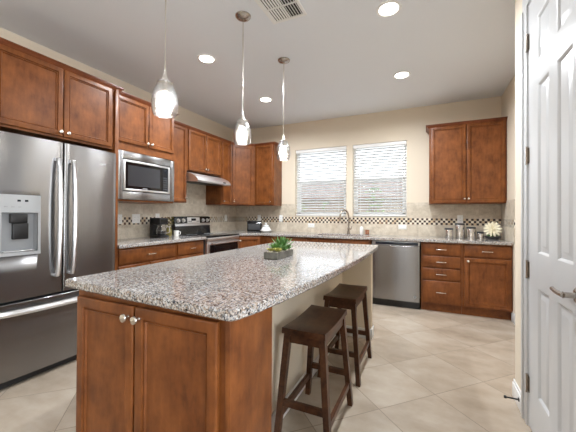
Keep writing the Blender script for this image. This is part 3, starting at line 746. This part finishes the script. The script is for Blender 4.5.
mb = MB(); mb.box(-.79, -.778, 1.13, 3.05, 0, .10, W_, .003); mb.box(-.778, -.49, 3.038, 3.05, 0, .10, W_, .003); mb.box(-.502, -.490, 3.038, 3.152, 0, .10, W_, .003)
mb.build('baseboard', M['white'], t)
# curved slab
pts = []
def arc(cx, cy, r, a0, a1, n=5): return [(cx+r*math.cos(R_(a0+(a1-a0)*k/n)), cy+r*math.sin(R_(a0+(a1-a0)*k/n))) for k in range(n+1)]
XS0 = -1.53
pts += arc(XS0+.030, .850, .015, 180, 265, 3); pts += arc(-.580, .822, .035, 270, 352, 5)
edge = [(.92, -.522), (1.1, -.497), (1.3, -.477), (1.5, -.461), (1.7, -.449), (1.9, -.441), (2.1, -.436), (2.3, -.434), (2.5, -.434), (2.7, -.437), (2.9, -.441), (3.08, -.446)]
edge = [(y, x) for y, x in edge]
pts += [(x, y) for y, x in edge]; pts += arc(-.476, 3.145, .03, 0, 90, 4); pts += arc(XS0+.015, 3.16, .015, 90, 180, 3)
mb = MB(); mb.prism(pts, .877, CT, .006)
tag(mb.build('island_worktop', M['granite'], base=(-1., 2., .877)), 'large speckled granite slab with curved seating edge on the island', 'countertop')

# ================================================================== STOOLS
def make_stool(x, y, label):
    t = thing('bar_stool', label, 'stool', (x, y, 0), 'dark wooden bar stools at the island')
    S = M['stool']; sw, sl, zt, th = .123, .230, .612, .036
    mb = MB(); nx, ny = 10, 12
    zf = lambda u, v: zt-.012*(1-(abs(v)**2))*1.0-.003*(1-u*u)
    top = [[mb.bm.verts.new((x+u*sw*(1 if abs(u) < 1 else .985), y+v*sl*(1 if abs(v) < 1 else .992), zf(u, v)-(.004 if abs(u) == 1 or abs(v) == 1 else 0))) for v in [(-1+2*j/ny) for j in range(ny+1)]] for u in [(-1+2*i/nx) for i in range(nx+1)]]
    bot = [[mb.bm.verts.new((x+u*sw, y+v*sl, zt-th-.002*(1-v*v))) for v in [(-1+2*j/ny) for j in range(ny+1)]] for u in [(-1+2*i/nx) for i in range(nx+1)]]
    for i in range(nx):
        for j in range(ny):
            mb._f([top[i][j], top[i+1][j], top[i+1][j+1], top[i][j+1]]); mb._f([bot[i][j], bot[i][j+1], bot[i+1][j+1], bot[i+1][j]])
    for i in range(nx): mb._f([top[i][0], bot[i][0], bot[i+1][0], top[i+1][0]]); mb._f([top[i][ny], top[i+1][ny], bot[i+1][ny], bot[i][ny]])
    for j in range(ny): mb._f([top[0][j], top[0][j+1], bot[0][j+1], bot[0][j]]); mb._f([top[nx][j], bot[nx][j], bot[nx][j+1], top[nx][j+1]])
    mb.build('seat', S, t)
    zl = zt-th-.002; ax, ay = .098, .195; fx, fy = .145, .236
    leg = lambda sx_, sy_, z: Vector((x+sx_*(ax+(fx-ax)*(zl-z)/zl), y+sy_*(ay+(fy-ay)*(zl-z)/zl), z))
    for sx_ in (-1, 1):
        for sy_ in (-1, 1):
            MB().bar(leg(sx_, sy_, 0), leg(sx_, sy_, zl), .030, .034, .034, .040).build('leg', S, t)
    mb = MB()
    for sy_ in (-1, 1):
        p, q = leg(-1, sy_, zl-.026), leg(1, sy_, zl-.026); mb.bar(p, q, .050, .018)
    for sx_ in (-1, 1):
        p, q = leg(sx_, -1, zl-.026), leg(sx_, 1, zl-.026); mb.bar(p, q, .050, .018)
    mb.build('apron', S, t)
    for sy_ in (-1, 1): MB().bar(leg(-1, sy_, .205), leg(1, sy_, .205), .034, .020).build('stretcher', S, t)
    for sx_ in (-1, 1): MB().bar(leg(sx_, -1, .135), leg(sx_, 1, .135), .034, .020).build('stretcher', S, t)
    return t
s1 = make_stool(-.592, 1.708, 'dark walnut saddle-seat bar stool nearer the wooden island doors')
rep(s1, (-.590, 2.42, 0), 'dark walnut saddle-seat bar stool nearer the dishwasher')

# ================================================================== CEILING FITTINGS
def make_pendant(x, y, label):
    t = thing('pendant_light', label, 'pendant lamp', (x, y, H), 'glass pendants over the island')
    MB().lathe([(0, 0), (.063, 0), (.063, -.006), (.055, -.016), (.038, -.024), (.010, -.027), (.010, -.034), (0, -.034)], (x, y, H), 28).build('canopy', M['nickel_dk'], t)
    MB().tube([(x, y, H-.03), (x, y, 2.04)], .0042, 8).build('rod', M['nickel'], t)
    MB().lathe([(0, 2.05), (.007, 2.05), (.009, 2.02), (.014, 2.005), (.017, 1.990), (.017, 1.980), (.036, 1.974), (.039, 1.966), (.037, 1.961), (.018, 1.958), (.017, 1.918), (0, 1.918)], (x, y, 0), 24).build('socket', M['nickel'], t)
    mb = MB(); op = [(.040, 1.980), (.044, 1.970), (.040, 1.962), (.047, 1.950), (.060, 1.925), (.069, 1.895), (.0735, 1.862), (.073, 1.830), (.068, 1.802), (.062, 1.786)]
    ip = [(r-.003, z) for r, z in reversed(op)]
    mb.lathe(op+ip, (x, y, 0), 32, None, False); mb.build('shade', M['seeded'], t)
    MB().lathe([(0, 1.918), (.010, 1.915), (.013, 1.90), (.018, 1.890), (.022, 1.875), (.019, 1.860), (.012, 1.852), (0, 1.849)], (x, y, 0), 20).build('bulb', M['bulb'], t)
    return t
p_ = make_pendant(-1.378, 1.285, 'lit glass pendant hanging nearest, its shade in front of the fridge-side cabinets')
rep(p_, (-1.355, 2.056, H), 'lit glass pendant hanging between the two other island pendants')
rep(p_, (-1.355, 2.82, H), 'lit glass pendant hanging nearest the kitchen window')
def make_can(x, y, label):
    t = thing('recessed_light', label, 'ceiling light', (x, y, H), 'round recessed ceiling lights')
    mb = MB(); mb.lathe([(.095, -.0005), (.093, -.006), (.078, -.008), (.070, -.003), (.070, -.0005)], (x, y, H), 32, None, False); mb.build('trim_ring', M['white'], t)
    MB().lathe([(0, -.0045), (.070, -.0045), (.070, -.001), (0, -.001)], (x, y, H), 32).build('lens', M['can'], t)
    return t
c_ = make_can(-2.07, 2.47, 'lit recessed ceiling light above the aisle by the microwave')
rep(c_, (-.277, 2.45, H), 'lit recessed ceiling light closest to the white pantry door')
rep(c_, (-.27, 3.67, H), 'lit recessed ceiling light above the floor by the dishwasher')
rep(c_, (-2.05, 3.69, H), 'lit recessed ceiling light nearest the corner cabinet')
# vent
t = thing('air_vent', 'square white ceiling air register with slanted vanes', 'vent', (-1.02, 2.05, H))
vx0, vx1, vy0, vy1 = -1.175, -.875, 1.90, 2.245
mb = MB()
for q in ((vx0, vx0+.025, vy0, vy1), (vx1-.025, vx1, vy0, vy1), (vx0+.025, vx1-.025, vy0, vy0+.025), (vx0+.025, vx1-.025, vy1-.025, vy1)):
    mb.box(q[0], q[1], q[2], q[3], H-.010, H-.0005, W_, .002, 1)
mb.build('frame', M['white'], t)
MB().box(vx0+.02, vx1-.02, vy0+.02, vy1-.02, H-.002, H-.0008).build('duct_opening', M['blackm'], t)
mb = MB(); xm = (vx0+vx1)/2+.01; ym2 = (vy0+vy1)/2
mb.box(xm-.006, xm+.006, vy0+.02, vy1-.02, H-.010, H-.002); mb.box(vx0+.02, vx1-.02, ym2-.005, ym2+.005, H-.010, H-.002)
for (x0_, x1_, s_) in ((vx0+.025, xm-.006, 1), (xm+.006, vx1-.025, -1)):
    n_ = 6 if s_ > 0 else 5
    for k in range(n_):
        x_ = x0_+(x1_-x0_)*(k+.5)/n_
        mb.loops([[(x_-.007*s_, yy, H-.010), (x_-.003*s_, yy, H-.010), (x_+.0035*s_, yy, H-.004), (x_-.0005*s_, yy, H-.004)] for yy in (vy0+.022, vy1-.022)])
mb.build('vanes', M['white'], t)

# ================================================================== OUTLETS AND SWITCHES
def outlet(fr, a, z, label, kind='v', gang=1, nn=TT):
    w, h = (.070*gang if gang == 1 else .115, .115) if kind == 'v' else (.115, .070)
    t = thing('wall_outlet', label, 'outlet', tuple(fr.P(a, nn, z)), None)
    MB().box(a-w/2, a+w/2, nn+.0003, nn+.006, z-h/2, z+h/2, fr, .002).build('cover_plate', M['plate'], t)
    mb = MB()
    for k in range(gang):
        o = (k-(gang-1)/2)*.046
        if kind == 'v': mb.box(a+o-.0165, a+o+.0165, nn+.006, nn+.0078, z-.033, z+.033, fr, .001, 1)
        else: mb.box(a-.033, a+.033, nn+.006, nn+.0078, z-.0165, z+.0165, fr, .001, 1)
    r = mb.build('receptacle', M['plate'], t); mb = MB()
    for k in range(gang):
        o = (k-(gang-1)/2)*.046
        for s in (-1, 1):
            for q in (-.005, .005):
                if kind == 'v': mb.box(a+o+q-.001, a+o+q+.001, nn+.0078, nn+.0082, z+s*.017-.004, z+s*.017+.004, fr)
                else: mb.box(a+s*.017-.004, a+s*.017+.004, nn+.0078, nn+.0082, z+q-.001, z+q+.001, fr)
    mb.build('slots', M['dkgrey'], r)
    return t
outlet(FL, 2.44, 1.15, 'white outlet plate on the backsplash right beside the tall fridge panel')
outlet(FL, 2.668, 1.155, 'wide white double switch plate on backsplash under the microwave', gang=2)
outlet(FL, 3.00, 1.165, 'white outlet plate on the backsplash just behind the coffee maker')
outlet(FL, 4.54, 1.15, 'white outlet plate on the backsplash between range and corner')
outlet(FB, -2.82, 1.15, 'white outlet plate on the backsplash above the black toaster')
outlet(FB, -2.376, 1.15, 'white outlet plate on backsplash under the cabinet edge left of the window')
outlet(FB, -1.797, 1.035, 'horizontal white outlet plate below the window, on the corner side of the faucet', 'h')
outlet(FB, -.342, 1.04, 'horizontal white outlet plate below the window, above the dishwasher', 'h')
outlet(FB, .413, 1.165, 'white outlet plate on the mosaic strip behind the steel canisters')

# ================================================================== COUNTER OBJECTS
# planter on the island
bx0, bx1, by0, by1 = -1.008, -.905, 1.80, 2.06
t = thing('succulent_planter', 'rectangular weathered grey planter of succulents on the island', 'plant', (-.956, 1.93, CT))
mb = MB(); z0 = CT+.0005; z1 = CT+.046
rg = lambda i, z: [(bx0+i, by0+i, z), (bx1-i, by0+i, z), (bx1-i, by1-i, z), (bx0+i, by1-i, z)]
mb.loops([rg(.002, z0), rg(0, z0+.003), rg(0, z1), rg(.006, z1), rg(.006, z1-.012)]); mb.build('box', M['zinc'], t)
mb = MB()
for k in range(90):
    px, py = random.uniform(bx0+.012, bx1-.012), random.uniform(by0+.012, by1-.012); r = random.uniform(.006, .010)
    mb.lathe([(0, -r), (r*.8, -r*.5), (r, 0), (r*.7, r*.6), (0, r)], (px, py, z1-.004+random.uniform(0, .004)), 7)
o = mb.build('pebbles', M['moss'], t); o['kind'] = 'stuff'
def rosette(cx, cy, cz, n, ln, mat, parent, lift=.7, wid=.22):
    mb = MB()
    for k in range(n):
        f = k/n; an = k*2.39996; el = R_(15+70*f)*lift+R_(12); L = ln*(1-.45*f)
        d = Vector((math.cos(an)*math.cos(el), math.sin(an)*math.cos(el), math.sin(el))); s = Vector((-math.sin(an), math.cos(an), 0)); up = d.cross(s)
        rings = []
        for q, wq in ((.05, .35), (.4, .9), (.7, 1.), (.9, .6), (1., .08)):
            c = Vector((cx, cy, cz))+d*L*q+Vector((0, 0, 1))*L*.12*q*q; hw_ = L*wid*wq
            rings.append([c+s*hw_, c-up*hw_*.45, c-s*hw_, c+up*hw_*.25])
        mb.loops(rings)
    mb.build('succulent', mat, parent)
zc = z1+.004
rosette(-.955, 1.97, zc, 26, .115, M['leaf'], t, 1.15, .10); rosette(-.965, 1.89, zc, 20, .075, M['leaf'], t, .85, .17); rosette(-.93, 1.845, zc, 16, .042, M['leafy'], t, .6, .3)
rosette(-.985, 1.85, zc, 14, .036, M['leafy'], t, .5, .3); rosette(-.925, 1.93, zc, 14, .045, M['leaf'], t, .6, .25); rosette(-.935, 2.03, zc, 16, .046, M['leaf'], t, .8, .2)
# faucet
t = thing('kitchen_faucet', 'tall brushed nickel gooseneck faucet behind the sink', 'faucet', (-1.135, 4.765, CT))
bx, by = -1.135, 4.765
MB().lathe([(0, .0004), (.028, .0004), (.028, .006), (.022, .012), (.019, .06), (.019, .10), (.012, .108), (0, .108)], (bx, by, CT), 20).build('base', M['nickel_dk'], t)
path = []
dx, dy = -.62, -.78
for k in range(6): path.append((bx, by, CT+.10+.032*k))
r_ = .085
for k in range(1, 13):
    th = PI*k/12*1.02; path.append((bx+dx*(r_-r_*math.cos(th)), by+dy*(r_-r_*math.cos(th)), CT+.262+r_*1.35*math.sin(th)))
e_ = Vector(path[-1]); path += [tuple(e_+Vector((0, 0, -.03))), tuple(e_+Vector((0, 0, -.05)))]
MB().tube(path, [.0125]*(len(path)-4)+[.013, .015, .016, .016], 12).build('spout', M['nickel_dk'], t)
mb = MB(); mb.tube([(bx, by, CT+.075), (bx+.045, by, CT+.085)], .011, 10); mb.tube([(bx+.04, by, CT+.085), (bx+.055, by-.03, CT+.12), (bx+.06, by-.05, CT+.135)], [.008, .006, .005], 8); mb.build('lever', M['nickel'], t)
# soap bottle and copper cup
t = thing('soap_dispenser', 'small white soap dispenser beside the faucet', 'soap dispenser', (-.935, 4.775, CT))
MB().lathe([(0, .0005), (.027, .0005), (.029, .004), (.029, .10), (.024, .115), (.012, .122), (.012, .128), (0, .128)], (-.935, 4.775, CT), 20).build('bottle', M['seal'], t)
mb = MB(); mb.tube([(-.935, 4.775, CT+.126), (-.935, 4.775, CT+.155)], .005, 8); mb.tube([(-.935, 4.775, CT+.152), (-.935, 4.735, CT+.150)], .0045, 8); mb.build('pump', M['nickel'], t)
MB_ = MB().lathe([(0, .0005), (.024, .0005), (.030, .004), (.033, .075), (.031, .075), (.028, .008), (0, .006)], (-.848, 4.775, CT), 20)
tag(MB_.build('copper_cup', M['copper'], base=(-.848, 4.775, CT)), 'small copper cup on the worktop beside the white soap dispenser', 'cup')
# canisters
def canister(x, y, r, h, label):
    t = thing('steel_canister', label, 'canister', (x, y, CT), 'steel canisters on the worktop')
    MB().lathe([(0, .0005), (r-.002, .0005), (r, .003), (r, .02), (r-.0015, .022), (r, .024), (r, h-.03), (r-.001, h-.028), (0, h-.028)], (x, y, CT), 32).build('body', M['steel_c'], t)
    l = MB().lathe([(0, h-.0275), (r+.002, h-.0275), (r+.003, h-.024), (r+.003, h-.010), (r-.004, h-.006), (0, h-.005)], (x, y, CT), 32).build('lid', M['dkgrey'], t)
    l['label'] = 'dark lid'
M['steel_c'] = simple('canister_steel', (.62, .60, .58), .22, 1., Anisotropic=.5)
canister(.262, 4.62, .051, .140, 'short steel canister with dark lid at the left end of the row')
canister(.395, 4.68, .058, .205, 'tallest steel canister with dark lid on the worktop')
canister(.522, 4.65, .052, .160, 'middle-height steel canister with dark lid beside the tallest one')
canister(.625, 4.63, .037, .100, 'smallest steel canister with dark lid near the cream flower')
# flower
t = thing('flower_decoration', 'large cream flower in a low dark bowl at worktop end', 'flower', (.765, 4.66, CT))
fx, fy, fz = .765, 4.66, CT+.004
MB().lathe([(0, .0005), (.05, .0005), (.075, .012), (.095, .032), (.098, .036), (.092, .036), (.07, .018), (0, .010)], (fx, fy, CT), 28).build('bowl', M['dkgrey'], t)
mb = MB(); c0 = Vector((fx-.005, fy-.02, CT+.128)); ax_ = Vector((-.1, -.92, .38)).normalized(); X_ = ax_.orthogonal().normalized(); Y_ = ax_.cross(X_)
for lay, (n_, ln, ti) in enumerate(((13, .105, .08), (10, .085, .45), (7, .05, .9))):
    for k in range(n_):
        an = 2*PI*k/n_+lay*.35; rad = X_*math.cos(an)+Y_*math.sin(an); d = rad*math.cos(ti)+ax_*math.sin(ti); s = ax_.cross(rad)
        rings = []
        for q, wq in ((.08, .35), (.45, .8), (.75, 1.), (.92, .7), (1., .1)):
            c = c0+ax_*.006*lay+d*ln*q; hw_ = ln*.125*wq; up = d.cross(s).normalized(); rings.append([c+s*hw_, c+up*.0015, c-s*hw_, c-up*.0015])
        mb.loops(rings)
mb.build('petals', M['petal'], t)
mb = MB(); mb.tube([c0, (fx, fy, CT+.06), (fx, fy, CT+.012)], .005, 8)
for an in (.5, 2.6, 4.1): mb.tube([(fx, fy, CT+.02), (fx+.05*math.cos(an), fy+.05*math.sin(an), CT+.05), (fx+.085*math.cos(an), fy+.085*math.sin(an), CT+.055)], [.004, .009, .002], 6)
mb.build('stem', M['leaf'], t)
# coffee maker
ca, cn = 2.855, .205
t = thing('coffee_maker', 'black drip coffee maker with glass carafe under the microwave', 'coffee maker', tuple(FL.P(ca, cn, CT)))
mb = MB(); mb.box(ca-.07, ca+.07, cn-.09, cn+.10, CT+.0005, CT+.030, FL, .006); mb.box(ca-.07, ca+.07, cn-.09, cn-.03, CT+.03, CT+.245, FL, .006); mb.box(ca-.07, ca+.07, cn-.09, cn+.085, CT+.165, CT+.252, FL, .010)
bd = mb.build('housing', M['blackm'], t)
MB().box(ca-.055, ca+.055, cn+.084, cn+.087, CT+.19, CT+.235, FL).build('control_panel', M['black'], bd)
cf = MB().lathe([(0, .032), (.045, .032), (.062, .05), (.066, .09), (.058, .125), (.048, .14), (.048, .155), (0, .155)], FL.P(ca, cn+.035, CT), 24).build('carafe', M['clear'], t)
MB().lathe([(0, .034), (.042, .034), (.058, .05), (.061, .085), (0, .085)], FL.P(ca, cn+.035, CT), 24).build('coffee', M['blackm'], cf)
mb = MB(); mb.tube([FL.P(ca+.045, cn+.06, CT+.145), FL.P(ca+.075, cn+.095, CT+.135), FL.P(ca+.08, cn+.10, CT+.07), FL.P(ca+.055, cn+.07, CT+.055)], .006, 8); mb.build('handle', M['chrome'], cf)
# olive bottle with sprigs, cream mug
t = thing('utensil_jar', 'olive glass jar of leafy sprigs beside the coffee maker', 'jar', tuple(FL.P(3.03, .19, CT)))
c = FL.P(3.03, .19, CT); MB().lathe([(0, .0005), (.034, .0005), (.042, .02), (.040, .08), (.030, .115), (.028, .125), (0, .12)], c, 20).build('jar', M['olive'], t)
mb = MB()
for k in range(46):
    an = random.uniform(0, 2*PI); e = random.uniform(.1, 1.); p = c+Vector((math.cos(an)*.045*e, math.sin(an)*.05*e, .13+random.uniform(0, .13))); d = Vector((math.cos(an), math.sin(an), random.uniform(.2, 1.5))).normalized()*.03; s = d.orthogonal().normalized()*.007
    mb.loops([[p+s*.3, p-s*.3, p-s*.2+Vector((0, 0, .001))], [p+d*.5+s, p+d*.5-s, p+d*.5+Vector((0, 0, .003))], [p+d+s*.1, p+d-s*.1, p+d+Vector((0, 0, .001))]])
for k in range(7): mb.tube([c+Vector((0, 0, .11)), c+Vector((random.uniform(-.04, .04), random.uniform(-.04, .04), .23))], .0015, 5)
mb.build('sprigs', M['olive'], t)
t = thing('mug', 'small cream mug between the sprig jar and the range', 'mug', tuple(FL.P(3.12, .235, CT)))
c = FL.P(3.12, .235, CT); MB().lathe([(0, .0005), (.030, .0005), (.031, .004), (.034, .078), (.031, .078), (.028, .01), (0, .008)], c, 24).build('cup', M['seal'], t)
MB().tube([c+Vector((.034, .005, .068)), c+Vector((.062, .01, .06)), c+Vector((.060, .01, .03)), c+Vector((.034, .005, .02))], .0045, 8).build('handle', M['seal'], t)
# toaster
t = thing('toaster', 'black and steel two-slice toaster in the worktop corner', 'toaster', (-2.80, 4.66, CT))
TFr = Fr((-2.80, 4.66, CT), (.88, .47, 0), (.47, -.88, 0))
mb = MB(); n_ = 10; prof = []
for k in range(n_+1): th = PI*k/n_; prof.append((.085*math.cos(th)*(1 if abs(math.cos(th)) < .6 else 1), .135+.055*math.sin(th)))
prof = [(.085, .012)]+prof+[(-.085, .012)]
mb.loops([[TFr.P(a, n*s, z if s == 1 else z*.98) for n, z in prof] for a, s in ((-.128, .94), (-.122, 1), (.122, 1), (.128, .94))]); sh = mb.build('shell', M['black'], t, sharp=40)
MB().box(-.115, .115, -.075, .075, .0005, .014, TFr, .002).build('base', M['dkgrey'], t)
mb = MB(); mb.box(-.105, .105, .0845, .087, .035, .128, TFr, .002); mb.build('side_panel', M['dkgrey'], t)
mb = MB()
for s in (-1, 1): mb.box(-.095, .095, s*.028-.012, s*.028+.012, .183, .1895, TFr, .001)
mb.build('slots', M['dkgrey'], sh)
mb = MB(); mb.box(.127, .148, -.015, .015, .11, .125, TFr, .003); mb.build('lever', M['chrome'], t)
# covered white dish beside the toaster
t = thing('covered_dish', 'small white covered dish with cone lid beside the toaster', 'serving dish', (-2.52, 4.57, CT))
c = (-2.52, 4.57, CT)
MB().lathe([(0, .0005), (.060, .0005), (.066, .006), (.100, .026), (.102, .034), (.096, .036), (0, .032)], c, 28).build('dish', M['seal'], t)
dm = MB().lathe([(.090, .0365), (.084, .050), (.062, .085), (.050, .105), (.046, .122), (.0, .126)], c, 28, None, True).build('lid', M['seal'], t)
MB().lathe([(.0585, .090), (.0605, .092), (.0545, .103), (.0525, .101)], c, 28, None, False).build('band', M['grey'], dm)
MB().lathe([(0, .125), (.008, .127), (.009, .132), (.019, .145), (.016, .158), (0, .162)], c, 16).build('finial', M['seal'], dm)

# ================================================================== OUTSIDE
struct(MB().box(-25, 25, YB+.17, 40, -.35, -.12).build('ground', M['grass']))
t = thing('neighbour_house', 'low tan house with brown hipped roof across the garden behind the blinds', 'house', (-4, 17, -.12))
MB().box(-13, 4, 15, 21, -.12, 2.0).build('wall', M['stucco'], t)
MB().loops([[(-13.5, 14.5, 1.98), (4.5, 14.5, 1.98), (4.5, 21.5, 1.98), (-13.5, 21.5, 1.98)], [(-13.5, 14.5, 2.1), (4.5, 14.5, 2.1), (4.5, 21.5, 2.1), (-13.5, 21.5, 2.1)], [(-10.2, 17.9, 3.35), (1.2, 17.9, 3.35), (1.2, 18.1, 3.35), (-10.2, 18.1, 3.35)]]).build('roof', M['roofb'], t)
def shrub(x, y, h, r, n, label):
    t = thing('garden_shrub', label, 'shrub', (x, y, -.12), 'shrubs outside the kitchen window')
    mb = MB()
    for k in range(5): mb.tube([(x, y, -.12), (x+random.uniform(-.1, .1), y+random.uniform(-.1, .1), h*.5), (x+random.uniform(-r, r)*.7, y+random.uniform(-r, r)*.7, h*.9)], [.02, .013, .005], 6)
    mb.build('stem', M['bark'], t)
    mb = MB()
    for k in range(n):
        a = random.uniform(0, 2*PI); rr = r*math.sqrt(random.random()); z = -.12+h*random.uniform(.2, 1.12); rr *= max(.25, 1-abs(z/h-.6)*.9)
        p = Vector((x+rr*math.cos(a), y+rr*math.sin(a), z)); d = Vector((random.uniform(-1, 1), random.uniform(-1, 1), random.uniform(-.2, 1))).normalized()*.085; s = d.orthogonal().normalized()*.022
        mb.loops([[p+s*.2, p-s*.2, p+Vector((0, 0, .004))], [p+d*.5+s, p+d*.5-s, p+d*.5+Vector((0, 0, .006))], [p+d+s*.1, p+d-s*.1, p+d+Vector((0, 0, .003))]])
    mb.build('foliage', M['shrub'], t)
shrub(-1.02, 6.6, 1.75, .22, 200, 'tallest yellow-green shrub seen through the blind just past the window post')
shrub(-.12, 6.7, 1.62, .2, 120, 'yellow-green shrub seen at the wall-cabinet end of the window')
shrub(-2.75, 6.8, 1.5, .16, 90, 'thin yellow-green shrub seen at the corner-cabinet end of the window')
shrub(-2.25, 7.1, 1.5, .14, 70, 'thin green shrub seen through the middle of the blind behind the faucet side')

bpy.context.view_layer.update()
